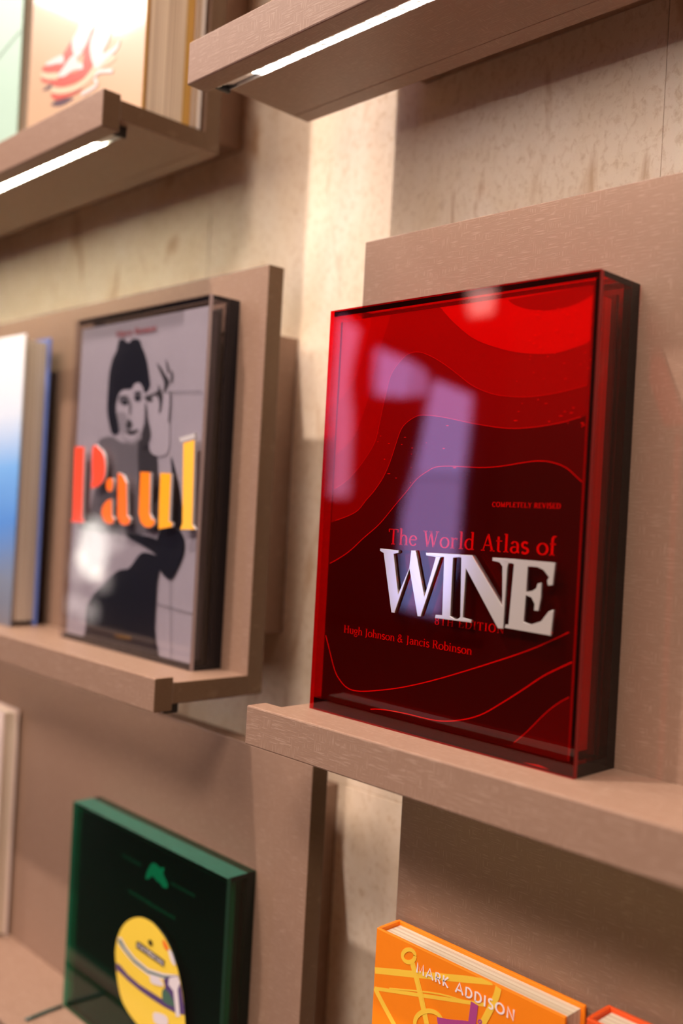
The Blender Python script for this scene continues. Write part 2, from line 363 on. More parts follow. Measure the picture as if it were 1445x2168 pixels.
# ------------------------------------------------------------------ the setting
def structure(o):
    o['kind'] = 'structure'; return o
WALL_Y = 0.1054
wb = structure(box('wall_back', -7, 3.5, WALL_Y+.006, WALL_Y+.16, FLOOR_Z, CEIL_Z, GROUT))
JX, JZ, TW, TH = .1755, -.124, .60, .90
tile_me = {}
for i in range(-4, 3):
    for j in range(-2, 3):
        x0, z0 = JX+i*TW, JZ+j*TH
        z0c, z1c = max(z0, FLOOR_Z+.01), min(z0+TH, CEIL_Z-.01)
        if z1c-z0c < .05: continue
        box('stone_tile', x0+.0003, x0+TW-.0003, WALL_Y+.0004*((i+j) % 2), WALL_Y+.0058, z0c+.0003, z1c-.0003, STONE, wb, bevel=.0004)
structure(box('floor', -7, 3.5, -3.6, WALL_Y+.16, FLOOR_Z-.1, FLOOR_Z, FLOORM))
structure(box('ceiling', -7, 3.5, -3.6, WALL_Y+.16, CEIL_Z, CEIL_Z+.1, CEILM))
OPP = -3.5
structure(box('wall_front', -7, 3.5, OPP-.12, OPP, FLOOR_Z, CEIL_Z, PAINT_D))
structure(box('wall_left', -7.12, -7, -3.6, WALL_Y+.16, FLOOR_Z, CEIL_Z, PAINT_D))
structure(box('wall_right', 3.5, 3.62, -3.6, WALL_Y+.16, FLOOR_Z, CEIL_Z, PAINT_D))
def pane_mat(name, c, s): return led(name, c, s)
PANE1 = pane_mat('daylit_pane', (.30, .38, 1.0, 1), 7.0)
PANE2 = pane_mat('daylit_pane_dim', (.32, .37, 1.0, 1), 5.6)
PANE3 = pane_mat('daylit_pane_warm', (.60, .46, .92, 1), 4.4)
FRAME = plain('window_frame', srgb(60, 48, 42), .5)
wo1 = structure(box('window_1', -3.75, -2.42, OPP, OPP+.012, -.45, 1.5, FRAME))
WARMP = pane_mat('warm_pane', (1, .86, .74, 1), 5.0)
for pts, m in (([(-3.30, 1.08), (-3.03, .985), (-3.05, .80), (-3.31, .835)], PANE1), ([(-3.01, .98), (-2.94, .93), (-2.94, .80), (-3.02, .805)], PANE2),
               ([(-2.88, .885), (-2.61, .78), (-2.64, .36), (-2.98, .36), (-2.92, .64)], PANE1), ([(-2.985, .35), (-2.64, .35), (-2.68, -.11), (-2.76, -.38), (-3.03, -.36), (-3.03, .12)], PANE2),
               ([(-3.63, 1.30), (-3.46, 1.20), (-3.52, .93), (-3.49, .24), (-3.64, .24), (-3.67, .77)], PANE3), ([(-2.67, 1.36), (-2.50, 1.34), (-2.52, 1.2), (-2.66, 1.2)], WARMP)):
    solid('pane', [pts], OPP+.020, OPP+.0125, m, wo1)
for (a_, b_, c_, d_) in ((-3.75, -3.72, -.45, 1.5), (-2.45, -2.42, -.45, 1.5), (-3.72, -2.45, 1.47, 1.5), (-3.72, -2.45, -.45, -.42)): box('frame_bar', a_, b_, OPP+.0125, OPP+.05, c_, d_, FRAME, wo1)
wo2 = structure(box('lamp_board', -6.85, -5.75, OPP, OPP+.012, -.95, .1, FRAME))  # added backing for glowing discs, not a window
GLOBE = pane_mat('lit_globe', (1, .95, .85, 1), 6.5); GLOBE2 = pane_mat('lit_globe_dim', (1, .86, .80, 1), 2.2)
for cx, cz, rx, rz, m in ((-6.36, -.26, .20, .24, GLOBE), (-6.05, -.16, .11, .10, GLOBE2), (-6.57, -.42, .08, .14, GLOBE2), (-6.2, -.50, .12, .09, GLOBE2), (-6.60, -.72, .09, .085, GLOBE2), (-6.36, -.76, .09, .085, GLOBE2)):
    solid('lamp_disc', [[(cx+rx*math.cos(i*math.pi/12), cz+rz*math.sin(i*math.pi/12)) for i in range(24)]], OPP+.030, OPP+.0125, m, wo2)  # discs stand for far shop lamps mirrored in the smoky case

# ------------------------------------------------------------------ display shelves
D_, TL, TP, HL, TT, LB = .1061, .0203, .0194, .0055, .0195, .0259
GAP_IN = .072
def shade_ends(o):
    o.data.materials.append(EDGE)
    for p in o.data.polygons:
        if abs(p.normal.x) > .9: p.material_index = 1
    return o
def shelf(label, end, side, z, depth, lb, top, led_m, led_on=True, n_led=66, lz=1.15):
    """side=-1: the unit runs left from x=end; side=+1: runs right"""
    x0, x1 = (end-lz, end) if side < 0 else (end, end+lz)
    r = thing('display_shelf', label, 'shelf', (end, 0, z-TT), 'taupe display shelves on the stone wall')
    shade_ends(box('back_panel', x0, x1, 0, TP, z-TT, top, TAUPE, r, bevel=.0007))
    gy0 = -depth+TL
    shade_ends(box('shelf_board', x0, x1, gy0, -.0001, z-TT, z, TAUPE, r, bevel=.0005))
    shade_ends(box('front_lip', x0, x1, -depth, gy0-.0001, z-lb, z+HL, TAUPE, r, bevel=.0013))
    ins = GAP_IN
    box('mounting_block', x0+ins, x1-ins, TP+.0002, WALL_Y-.0002, z-TT+.047, top-.05, TAUPE, r, bevel=.0007)
    a, b = x0+.012, x1-.012
    # LED channel in the corner behind the lip, its diodes turned a little towards the wall
    zc = z-TT; h0, h1, hr = .0112, .0098, .0106
    ch = prism_x('led_channel', [(gy0+.0002, zc-.0001), (gy0+.0002, zc-h0), (gy0+.0012, zc-h0), (gy0+.0014, zc-.0092), (gy0+.0128, zc-.0058), (gy0+.0136, zc-.0088), (gy0+.0142, zc-.0088), (gy0+.0150, zc-.0001)], a+.004, b-.004, ALU, r)
    box('end_cap', (b-.0038) if side < 0 else a, b if side < 0 else a+.0038, gy0+.0003, gy0+.0150, zc-.0112, zc-.0002, BLACK, r, bevel=.0006)
    n = Vector((0, .286, -.958)); t = Vector((0, .958, .286))
    c0 = Vector((0, gy0+.0071, zc-.0075))
    def slab(name, xa, xb, hw, o0, o1, mat, parent, me=None):
        vs = []
        for xx in (xa, xb):
            for s_, o_2 in ((-hw, o0), (hw, o0), (hw, o1), (-hw, o1)):
                p = c0+t*s_+n*o_2; vs.append((xx, p.y, p.z))
        return mesh(name, vs, [(0, 1, 2, 3), (7, 6, 5, 4), (0, 4, 5, 1), (1, 5, 6, 2), (2, 6, 7, 3), (3, 7, 4, 0)], mat, parent)
    slab('led_tape', a+.012, b-.012, .0050, .0002, .0005, DIFF, ch)
    if led_on:
        pitch = .0167
        xs = (b-.050) if side < 0 else (a+.052)
        first = slab('diode', xs-.0036, xs+.0036, .0038, .0006, .0016, led_m, ch)
        for k in range(1, n_led):
            o = first.copy(); COL.objects.link(o); o.parent = ch; o.location = (side*k*pitch if side > 0 else -k*pitch, 0, 0)
    return r
xA, zA, xB, zB, xC, zC, xD, zD, xE, zE, xF = -.1755, -.0096, -.2946, .5490, -.0445, -.0096, -.1521, .5490, -.0754, -.4241, .0328
DT, LBT = .1218, .0316
shelf('upper taupe shelf on the left, lit LED strip under it, holding the sneaker book', xB, -1, zB, DT, LBT, zB+.41, LED_GREEN)
shelf('upper taupe shelf on the right with a glowing LED strip, seen from below', xD, 1, zD, DT, LBT, zD+.41, LED_PINK)
shelf('middle taupe shelf on the left holding the boxed black and white portrait book', xA, -1, zA, D_, LB, zA+.4011, LED_DIM)
shelf('middle taupe shelf on the right holding the red acrylic wine case', xC, 1, zC, D_, LB, zC+.4016, LED_FAINT)
shelf('lowest taupe shelf on the left holding the dark green helmet case', xE, -1, zE, D_, LB, -.0748, LED_GREEN, False)
shelf('lowest taupe shelf on the right behind the bright orange book', xF, 1, zE, D_, LB, -.0748, LED_PINK, False)

# ------------------------------------------------------------------ acrylic cases
def case(label, name, x0, x1, y0, y1, z0, z1, t, thin, edge, rim, tb=.011, topm=None, ts=None, tbot=None, left_clear=True):
    r = thing(name, label, 'book case', ((x0+x1)/2, (y0+y1)/2, z0))
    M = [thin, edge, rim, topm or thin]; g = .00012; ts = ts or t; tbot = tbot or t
    #            bottom top front right back left
    box('front_panel', x0, x1, y0, y0+t, z0, z1, M, r, fmats=[0, 3, 0, 2, 0, 0])  # opaque right rim: its colour holds the light caught at the edge
    box('back_panel', x0, x1, y1-tb, y1, z0, z1, M, r, fmats=[1, 0, 0, 1, 0, 1])
    a, b = y0+t+g, y1-tb-g
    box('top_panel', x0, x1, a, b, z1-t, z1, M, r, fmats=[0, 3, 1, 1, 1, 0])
    box('bottom_panel', x0, x1, a, b, z0, z0+tbot, M, r, fmats=[1, 1, 1, 1, 1, 0])
    box('side_panel', x0, x0+t, a, b, z0+tbot+g, z1-t-g, M, r, fmats=[0, 0, 0 if left_clear else 1, 0, 0, 0])
    box('side_panel', x1-ts, x1, a, b, z0+tbot+g, z1-t-g, M, r, fmats=[0, 0, 1, 0, 1, 0])
    return r
RED = acrylic('red_acrylic', (.90, .012, .03, 1)); RED_E = plain('red_acrylic_edge', srgb(8, 1, 3), .15)
SMOKE = acrylic('smoke_acrylic', (.88, .865, .88, 1)); SMOKE_E = plain('smoke_acrylic_edge', srgb(14, 15, 22), .15)
GREEN = acrylic('green_acrylic', (.13, .66, .54, 1)); GREEN_E = plain('green_acrylic_edge', srgb(3, 22, 19), .15)

# ---- wine case and its book
WX0, WX1, WY0, WY1, WZ0, WZ1 = -.0292, .2233, -.0514, -.0008, zC, zC+.33
wc = case('transparent red acrylic case with mirrored WINE lettering on the front', 'book_case', WX0, WX1, WY0, WY1, WZ0+.0002, WZ1, .0042, RED, RED_E, plain('red_lit_rim', srgb(132, 4, 12), .3, var=.06), ts=.0058, tbot=.0088)
CHROME = plain('mirror_letter', srgb(212, 202, 194), .12, .52, var=0)
CHROME_S = plain('letter_edge', srgb(236, 228, 224), .12, .9, var=0)
def crop3(pts): return pxpoly(pts, WY0-.0022, 700, 1040, 2.89)
W_ = [[(300, 350), (415, 362), (413, 379), (384, 384), (411, 630), (478, 470), (490, 362), (518, 362), (526, 400), (571, 645), (640, 405), (582, 394), (580, 376), (690, 382), (690, 400), (668, 408), (548, 767), (529, 766), (480, 478), (388, 745), (369, 742), (322, 379), (300, 366)]]
I_ = [[(600, 376), (792, 386), (792, 404), (748, 408), (730, 764), (760, 782), (860, 786), (858, 805), (636, 776), (640, 756), (680, 760), (692, 404), (600, 394)]]
N_ = [[(770, 386), (862, 392), (1046, 700), (1048, 462), (1030, 436), (986, 426), (988, 406), (1136, 416), (1134, 434), (1084, 444), (1078, 470), (1052, 842), (1020, 840), (826, 476), (806, 772), (858, 788), (858, 804), (760, 792), (790, 770), (796, 408), (770, 402)]]
E_ = [[(1060, 410), (1372, 438), (1364, 500), (1356, 574), (1328, 578), (1322, 548), (1334, 526), (1300, 482), (1262, 464), (1204, 460), (1194, 616), (1232, 610), (1256, 594), (1264, 566), (1288, 560), (1284, 650), (1268, 732), (1242, 730), (1246, 690), (1226, 650), (1192, 636), (1178, 800), (1226, 816), (1286, 796), (1330, 738), (1362, 726), (1344, 884), (1064, 836), (1068, 816), (1086, 816), (1120, 446), (1060, 428)]]
for k_, pl in enumerate((W_, I_, N_, E_)):
    yf = WY0-.0022-.00012*(k_ % 2)
    lo = solid('letter', [crop3(p) for p in pl], yf, WY0-.0001-.00004*k_, [CHROME, CHROME_S], wc)
    bm = bmesh.new(); bm.from_mesh(lo.data); bmesh.ops.remove_doubles(bm, verts=bm.verts, dist=1e-6); bmesh.ops.recalc_face_normals(bm, faces=bm.faces)
    ed = [e for e in bm.edges if len(e.link_faces) == 2 and all(v.co.y < min(q.co.y for q in bm.verts)+1e-5 for v in e.verts) and e.calc_face_angle(0) > .8]
    bmesh.ops.bevel(bm, geom=ed, offset=.0006, segments=2, affect='EDGES', profile=.5, clamp_overlap=True)
    bm.to_mesh(lo.data); bm.free()

CY = -.0455          # front cover plane of the wine book
bk = thing('hardcover_book', 'dark red hardcover wine atlas with wavy contour lines inside the red case', 'book', ((WX0+WX1)/2, -.025, WZ0+.0092))
bx0, bx1, bz0, bz1 = WX0+.0085, WX1-.0085, WZ0+.0092, WZ1-.0085
def cm(name, r, g, b): return plain(name, srgb(r, g, b), .45, var=.03)
K = {k: cm('cover_'+k, *v) for k, v in dict(bright=(225, 150, 150), rise=(205, 120, 120), mid=(190, 90, 90), deep=(168, 60, 60), dark=(140, 40, 40), low=(80, 22, 24), line=(235, 120, 120), text=(235, 110, 110), vdark=(48, 16, 20)).items()}
box('front_cover', bx0, bx1, CY+.0001, CY+.003, bz0, bz1, K['rise'], bk, bevel=.0005)
box('back_cover', bx0, bx1, WY1-.0146, WY1-.0116, bz0, bz1, K['low'], bk, bevel=.0005)
PGW = pages('wine_pages', srgb(235, 215, 205), srgb(190, 160, 150))
box('page_block', bx0+.003, bx1-.004, CY+.0032, WY1-.0148, bz0+.003, bz1-.003, PGW, bk)
box('spine', bx0-.0022, bx0-.0001, CY+.0005, WY1-.012, bz0, bz1, K['low'], bk, bevel=.0005)
cl = lambda x, z: (min(max(x, bx0), bx1), min(max(z, bz0), bz1))
def region(curve, close):   # curve in px smoothed, closed through cover corners
    p = pxpoly(smooth_line(curve, 4), CY)
    return [cl(x, z) for x, z in p]+close
BL, BR, TLc, TR = (bx0, bz0), (bx1, bz0), (bx0, bz1), (bx1, bz1)
cur_in = [(786, 655), (785, 680), (775, 729), (759, 783), (738, 823), (707, 859), (660, 892)]
cur_b = [(830, 645), (825, 673), (801, 748), (787, 814), (770, 873), (747, 927), (707, 965), (660, 990)]
cur_a = [(915, 625), (938, 657), (966, 687), (1004, 717), (1047, 734), (1091, 745), (1134, 749), (1178, 747), (1222, 734), (1300, 705)]
cur_z = [(1075, 635), (1090, 646), (1120, 655), (1160, 657), (1200, 650), (1240, 633), (1290, 600)]
cur_c = [(660, 1052), (697, 1040), (723, 1026), (747, 1005), (773, 972), (794, 936), (803, 901), (817, 835), (830, 790), (855, 757), (872, 747), (890, 746), (914, 755), (942, 772), (970, 793), (1003, 818), (1047, 835), (1091, 840), (1134, 839), (1192, 829), (1256, 811), (1310, 790)]
cur_d = [(660, 1120), (700, 1106), (752, 1085), (777, 1057), (792, 1040), (811, 1012), (825, 981), (836, 948), (848, 913), (860, 896), (879, 883), (895, 879), (930, 882), (966, 889), (1009, 898), (1076, 907), (1134, 904), (1192, 894), (1230, 883), (1300, 870)]
cur_e = [(650, 1210), (690, 1197), (735, 1171), (769, 1140), (804, 1109), (838, 1068), (860, 1042), (883, 1014), (905, 998), (923, 989), (954, 987), (1018, 990), (1062, 987), (1105, 980), (1140, 976), (1169, 979), (1198, 990), (1222, 1011), (1241, 1030), (1275, 1075)]
cur_f = [(668, 1300), (680, 1318), (690, 1345), (699, 1380), (706, 1408), (715, 1432), (734, 1455), (758, 1463), (795, 1462), (852, 1455), (922, 1439), (1016, 1411), (1110, 1380), (1170, 1355), (1250, 1316)]
cur_g = [(750, 1507), (795, 1501), (852, 1509), (922, 1525), (969, 1525), (1016, 1514), (1063, 1488), (1110, 1458), (1158, 1427), (1240, 1389)]
cur_h = [(1060, 1594), (1110, 1554), (1158, 1507), (1195, 1481), (1245, 1458)]
lay = [0]
def band(name, curve, close, m):
    lay[0] += 1
    return flat('colour_band', [region(curve, close)], CY-.00006*lay[0], K[m], bk)
band('a', cur_in[::-1], [(bx0+.05, bz1), TR, BR, BL], 'mid')
band('b', cur_b[::-1], [TR, BR, BL], 'deep')
band('top', cur_a, [TR, (bx0+.12, bz1)], 'bright')
band('notch', cur_z, [TR], 'deep')
band('c', cur_c, [BR, BL], 'dark')
band('d', cur_d, [BR, BL], 'low')
band('e', cur_e, [BR, BL], 'vdark')
band('h', cur_h, [BR], 'low')
lay[0] += 1
YL = CY-.00006*lay[0]
for c, wpx in ((cur_a, .0003), (cur_c, .0004), (cur_d, .0005), (cur_e, .0006), (cur_f, .0008), (cur_g, .0008), (cur_h, .0005)):
    pts = [p for p in pxpoly(smooth_line(c, 5), CY) if bx0 < p[0] < bx1 and bz0 < p[1] < bz1]
    flat('contour_line', ribbon(pts, lambda dx, dy: wpx), YL, K['line'], bk)
YT = YL-.0001
text_on('title_text', 'The World Atlas of', (821, 1152), (1177, 1177), 33, YT, K['text'], bk, thick=.12, thin=.06, track=.05)
text_on('edition_note', 'COMPLETELY REVISED', (1041, 1073), (1186, 1077), 10.5, YT, K['text'], bk, thick=.17, thin=.09, track=.08)
text_on('edition_text', '8TH EDITION', (919, 1322), (1067, 1342), 17, YT, K['line'], bk, thick=.14, thin=.06, track=.12)
text_on('author_text', 'Hugh Johnson & Jancis Robinson', (727, 1339), (998, 1387), 16, YT, K['text'], bk, thick=.115, thin=.055, track=.03)

random.seed(3)
sp_ = []
for i in range(70):
    if i < 50: px, py = random.uniform(1090, 1255), random.uniform(650, 905)
    else: px, py = random.uniform(790, 980), random.uniform(900, 1030)
    q = onY(px, py, WY0+.0046); rr = random.uniform(.0002, .0006); el = random.uniform(1, 3.5)
    sp_.append([(q.x+rr*el*math.cos(k*math.pi/4), q.z+rr*.7*math.sin(k*math.pi/4)) for k in range(8)])
so = flat('glue_specks', sp_, WY0+.0046, plain('glue_speck', srgb(255, 150, 140), .4, var=0), wc); so['kind'] = 'stuff'
GLUE = plain('glue_gap', srgb(235, 60, 60), .5, var=0)
for pts in ([(657, 1496), (690, 1504), (735, 1527), (722, 1524), (700, 1517), (657, 1506)], [(846, 1557), (872, 1557), (896, 1574), (884, 1576), (850, 1566)], [(1104, 1619), (1140, 1620), (1162, 1640), (1150, 1641), (1104, 1629)]):
    flat('glue_gap', [[(x, max(z, WZ0+.0012)) for x, z in pxpoly(pts, WY0+.00425)]], WY0+.00425, GLUE, wc)

# ---- portrait case and its book
PX0, PX1, PY0, PY1, PZ1 = -.4792, -.2175, -.0385, -.0006, zA+.3699
pc = case('smoky acrylic case with raised orange Paul lettering over a portrait', 'book_case', PX0, PX1, PY0, PY1, zA+.0002, PZ1, .0045, SMOKE, SMOKE_E, plain('smoke_lit_rim', srgb(168, 148, 146), .35), tb=.014)
PYF = PY0-.0030
def c5(pts): return pxpoly(pts, PYF, 120, 880, 4.5156)
def pm(n, r, g, b): return plain('paul_'+n, srgb(r, g, b), .25, coat=.5, var=0)
CLR = plain('clear_letter_edge', srgb(214, 206, 206), .08, .3, var=0)
pl_P = [[(176, 298), (262, 298), (240, 985), (258, 1000), (256, 1022), (138, 1014), (140, 994), (152, 990)], closed_smooth([(345, 298), (405, 312), (448, 370), (463, 470), (455, 580), (415, 655), (330, 692), (338, 600)], 3)]
pl_a = [closed_smooth([(505, 598), (535, 612), (530, 700), (502, 728), (474, 690), (478, 622)], 3), [(522, 795), (526, 960), (548, 990), (535, 1030), (490, 1034), (448, 1005), (425, 930), (440, 862), (478, 815)], [(583, 545), (630, 568), (665, 640), (672, 955), (702, 985), (690, 1036), (640, 1048), (600, 1022), (580, 960)]]
pl_u = [[(800, 538), (892, 542), (886, 935), (905, 985), (936, 996), (930, 1040), (890, 1070), (840, 1062), (800, 1015), (783, 940)]]
pl_u2 = [[(990, 548), (1090, 552), (1072, 1012), (1104, 1020), (1098, 1062), (972, 1086), (976, 900)]]
pl_l = [[(1210, 262), (1316, 232), (1294, 1040), (1320, 1088), (1178, 1088), (1200, 1030)]]
for pls, m in ((pl_P, pm('red', 255, 78, 52)), (pl_a, pm('vermilion', 255, 112, 30)), (pl_u, pm('orange', 255, 130, 18)), (pl_u2, pm('amber', 255, 168, 28)), (pl_l, pm('yellow', 255, 186, 62))):
    lo = solid('letter', [c5(p) for p in pls], PYF, PY0-.0001, [m, CLR], pc)
solid('letter', [c5([(1165, 215), (1318, 166), (1318, 216), (1186, 256)])], PYF, PY0-.0001, CLR, pc)

pb = thing('hardcover_book', 'grey portrait photo book inside the smoky case with Paul lettering', 'book', ((PX0+PX1)/2, -.02, zA+.005))
QY = PY0+.0068
qx0, qx1, qz0, qz1 = PX0+.0052, PX1-.0085, zA+.0052, PZ1-.0095
def gm(n, v, tint=(1, .97, 1.0)): return plain('print_grey_%s' % n, srgb(v*tint[0], v*tint[1], v*tint[2]), .45, var=.05, vs=40)
GR = {n: gm(n, v) for n, v in dict(bg=188, bg2=176, face=196, cheek=160, mid=120, dk=62, blk=26).items()}
BLUEBLK = plain('print_blueblack', srgb(22, 26, 34), .4, var=0)
box('front_cover', qx0, qx1, QY+.0001, QY+.003, qz0, qz1, GR['bg'], pb, bevel=.0005)
box('back_cover', qx0, qx1, PY1-.0165, PY1-.0145, qz0, qz1, GR['blk'], pb, bevel=.0005)
box('page_block', qx0+.003, qx1-.004, QY+.0032, PY1-.0167, qz0+.003, qz1-.003, pages('grey_pages', srgb(120, 108, 110), srgb(80, 70, 74)), pb)
box('spine', qx0-.0003, qx0-.0001, QY+.0005, PY1-.0148, qz0, qz1, GR['blk'], pb)
lay = [0]
def pr(name, pts, m, ox, oy, s, sm=True, par=None, Y=None, lim=None):
    lay[0] += 1
    y = (QY if Y is None else Y)-.00005*lay[0]
    q = closed_smooth(pts, 4) if sm else pts
    pp = pxpoly(q, y, ox, oy, s)
    if lim: pp = [(min(max(x, lim[0]), lim[1]), min(max(z, lim[2]), lim[3])) for x, z in pp]
    return flat(name, [pp], y, m, par or pb)
LQ = (qx0+.0006, qx1-.0006, qz0+.0006, qz1-.0006)
A6 = (200, 660, 6.0208); A5 = (120, 880, 4.5156); A4 = (0, 1000, 2.125)
pr('portrait_print', [(400, 240), (520, 200), (640, 260), (800, 230), (880, 400), (960, 520), (1000, 700), (1000, 1100), (300, 1100), (330, 860), (420, 400)], GR['mid'], *A5, lim=LQ)
pr('portrait_print', [(780, 260), (860, 200), (950, 330), (970, 560), (960, 820), (800, 820), (780, 540)], GR['dk'], *A5, lim=LQ)
pr('portrait_print', [(1090, 395), (1130, 500), (1180, 740), (1200, 1090), (960, 1090), (1090, 900), (1100, 600)], BLUEBLK, *A5, lim=LQ)
pr('portrait_print', [(560, 1640), (480, 1690), (380, 1640), (350, 1500), (620, 1450), (610, 1600)], GR['cheek'], *A6, lim=LQ)
pr('portrait_print', [(350, 990), (470, 970), (500, 900), (560, 880), (620, 950), (648, 1060), (652, 1180), (640, 1330), (600, 1500), (550, 1580), (480, 1640), (380, 1600), (310, 1500), (285, 1300), (270, 1180), (300, 1060)], GR['face'], *A6, lim=LQ)
pr('portrait_print', [(285, 1300), (330, 1280), (400, 1300), (420, 1400), (390, 1560), (310, 1500)], GR['cheek'], *A6, lim=LQ)
pr('portrait_print', [(310, 370), (370, 350), (430, 395), (490, 345), (570, 360), (605, 450), (650, 560), (680, 700), (700, 850), (706, 950), (645, 1035), (612, 965), (570, 905), (505, 925), (470, 985), (355, 1000), (300, 1080), (272, 1250), (300, 1400), (310, 1540), (225, 1560), (180, 1400), (160, 1250), (170, 1000), (190, 770), (230, 600), (280, 500)], BLUEBLK, *A6, lim=LQ)
for c in ((370, 1130, 66, 50), (550, 1090, 52, 62)):
    pr('portrait_print', arc(c[0], c[1], c[2], c[3], 0, 345, 16), GR['mid'], *A6, sm=False, lim=LQ)
for c in ((385, 1160, 42, 34), (548, 1100, 36, 36), (550, 1030, 50, 16), (372, 1085, 62, 14)):
    pr('portrait_print', arc(c[0], c[1], c[2], c[3], 0, 345, 16), BLUEBLK, *A6, sm=False, lim=LQ)
pr('portrait_print', [(430, 1370), (470, 1400), (480, 1460), (430, 1500), (400, 1450)], GR['dk'], *A6, lim=LQ)
pr('portrait_print', [(400, 1510), (470, 1515), (540, 1500), (560, 1510), (500, 1560), (430, 1560)], GR['dk'], *A6, lim=LQ)
pr('portrait_print', [(440, 1100), (470, 1200), (450, 1330), (435, 1250)], GR['mid'], *A6, lim=LQ)
# raised hand: arm outline, curled fingers
pr('portrait_print', [(670, 1110), (820, 1080), (860, 1040), (960, 1000), (975, 1180), (960, 1400), (930, 1800), (720, 1800), (690, 1500), (680, 1300)], GR['face'], *A6, lim=LQ)
for pts in ([(790, 655), (830, 690), (900, 800), (945, 870), (920, 960), (880, 1020), (885, 900), (830, 760)], [(905, 610), (930, 660), (950, 760), (930, 770)], [(980, 740), (995, 800), (985, 900), (970, 880)],
            [(640, 1080), (700, 1060), (800, 1010), (810, 930), (845, 1000), (870, 1080), (850, 1250), (820, 1300), (825, 1160), (790, 1060), (730, 1080), (740, 1140), (700, 1150), (650, 1120)],
            [(640, 1180), (665, 1200), (680, 1350), (720, 1560), (680, 1700), (600, 1720), (600, 1560), (640, 1400)], [(960, 1000), (972, 1100), (955, 1400), (940, 1390), (955, 1180)]):
    pr('portrait_print', pts, GR['dk'], *A6, lim=LQ)
pr('portrait_print', [(560, 280), (700, 300), (730, 380), (640, 360), (580, 430), (520, 450), (400, 580), (385, 700), (390, 830), (690, 900), (695, 700), (706, 500), (712, 380)], BLUEBLK, *A4, lim=LQ)
pr('portrait_print', [(720, 265), (770, 245), (820, 280), (828, 350), (800, 430), (765, 482), (720, 440), (700, 350)], BLUEBLK, *A4, lim=LQ)
for a, b in (((706, 590), (880, 640)), ((770, 480), (772, 850)), ((770, 250), (880, 270))):
    p0, p1 = pxpoly([a, b], QY, *A4); lay[0] += 1
    flat('tile_line_print', ribbon([p0, p1], lambda dx, dy: .0008), QY-.00005*lay[0], GR['mid'], pb)
for a, b in (((880, 1025), (1370, 1015)),):
    p0, p1 = pxpoly([a, b], QY, *A6); lay[0] += 1
    flat('tile_line_print', ribbon([p0, p1], lambda dx, dy: .0008), QY-.00005*lay[0], GR['mid'], pb)
lay[0] += 1
text_on('author_text', 'Harry Benson', (246, 714), (330, 700), 13, QY-.00005*lay[0], plain('print_dull_red', srgb(170, 60, 66), .45, var=0), pb, thick=.17, thin=.09, track=.04)
text_on('publisher_text', 'TASCHEN', (243, 1349), (277, 1355), 7, QY-.00005*lay[0], plain('print_gold', srgb(190, 140, 50), .45, var=0), pb, thick=.2, thin=.1, track=.1)

# ---- green helmet case
GX0, GX1, GY0, GY1, GZ0, GZ1 = -.4315, -.146, -.0349, -.0006, zE, -.1913
gc = case('dark green acrylic case with a yellow racing helmet on the front', 'book_case', GX0, GX1, GY0, GY1, GZ0+.0002, GZ1, .0045, GREEN, GREEN_E, plain('green_lit_rim', srgb(14, 84, 68), .3, var=.1), tb=.010, topm=plain('green_lit_top', srgb(44, 112, 94), .25, var=.12))  # top face painted lighter teal for light scattered in the sheet
HY = GY0-.0012
def hm(n, r, g, b): return plain('helmet_'+n, srgb(r, g, b), .3, coat=.3, var=.02)
HYEL, HGRN, HBLU, HWHT, HORG = hm('yellow', 240, 205, 70), hm('green', 70, 105, 88), hm('violet', 84, 62, 112), hm('white', 222, 212, 214), hm('orange', 238, 110, 40)
A8 = (220, 1780, 5.586)
hel = [(390, 905), (470, 915), (560, 960), (640, 1040), (720, 1150), (790, 1290), (840, 1430), (880, 1560), (910, 1700), (940, 1900), (955, 2100), (960, 2300), (900, 2420), (700, 2420), (560, 2330), (420, 2200), (300, 2050), (210, 1880), (160, 1660), (140, 1440), (135, 1290), (165, 1130), (220, 1010), (300, 935)]
help = pxpoly(closed_smooth(hel, 4), HY, *A8)
zmin = GZ0+.004
help = [(x, max(z, zmin)) for x, z in help]
ho = solid('helmet_emblem', [help], HY, GY0-.0001, [HYEL, hm('rim', 30, 34, 30)], gc)
lay = [0]
hx = min(x for x, z in help)
def hp(pts, m, sm=True): return pr('helmet_stripe', pts, m, *A8, sm=sm, par=ho, Y=HY)
hp([(165, 1150), (200, 1140), (260, 1250), (360, 1380), (520, 1510), (700, 1570), (870, 1590), (870, 1640), (700, 1640), (520, 1590), (360, 1460), (240, 1320), (165, 1210)], HWHT, False)
hp([(168, 1168), (195, 1165), (255, 1275), (355, 1400), (520, 1535), (700, 1595), (868, 1605), (868, 1628), (700, 1622), (520, 1565), (350, 1435), (240, 1295), (168, 1195)], HGRN, False)
hp([(143, 1440), (190, 1470), (280, 1580), (420, 1700), (560, 1790), (700, 1880), (700, 1960), (560, 1870), (420, 1770), (280, 1650), (190, 1560), (148, 1530)], HBLU, False)
hp([(700, 1640), (760, 1610), (880, 1590), (915, 1750), (945, 1960), (950, 2060), (850, 2040), (700, 1960), (690, 1850), (720, 1720)], HBLU, False)
hp([(770, 1620), (870, 1600), (900, 1680), (870, 1760), (900, 2080), (850, 2080), (820, 1780), (760, 1700)], HWHT, False)
hp([(690, 1760), (760, 1790), (830, 1920), (820, 1960), (700, 1900)], HGRN)
hp([(690, 1190), (715, 1180), (760, 1270), (745, 1300), (710, 1260)], HORG)
hp([(760, 1300), (790, 1300), (830, 1400), (840, 1480), (790, 1420)], HWHT)
hp([(550, 1590), (640, 1620), (700, 1690), (680, 1720), (560, 1680)], HWHT)
hp([(590, 2030), (740, 2080), (740, 2200), (600, 2150)], HWHT)
hp([(380, 1195), (410, 1190), (718, 1420), (706, 1495), (380, 1265)], plain('helmet_ink', srgb(48, 40, 22), .4, var=0), False)
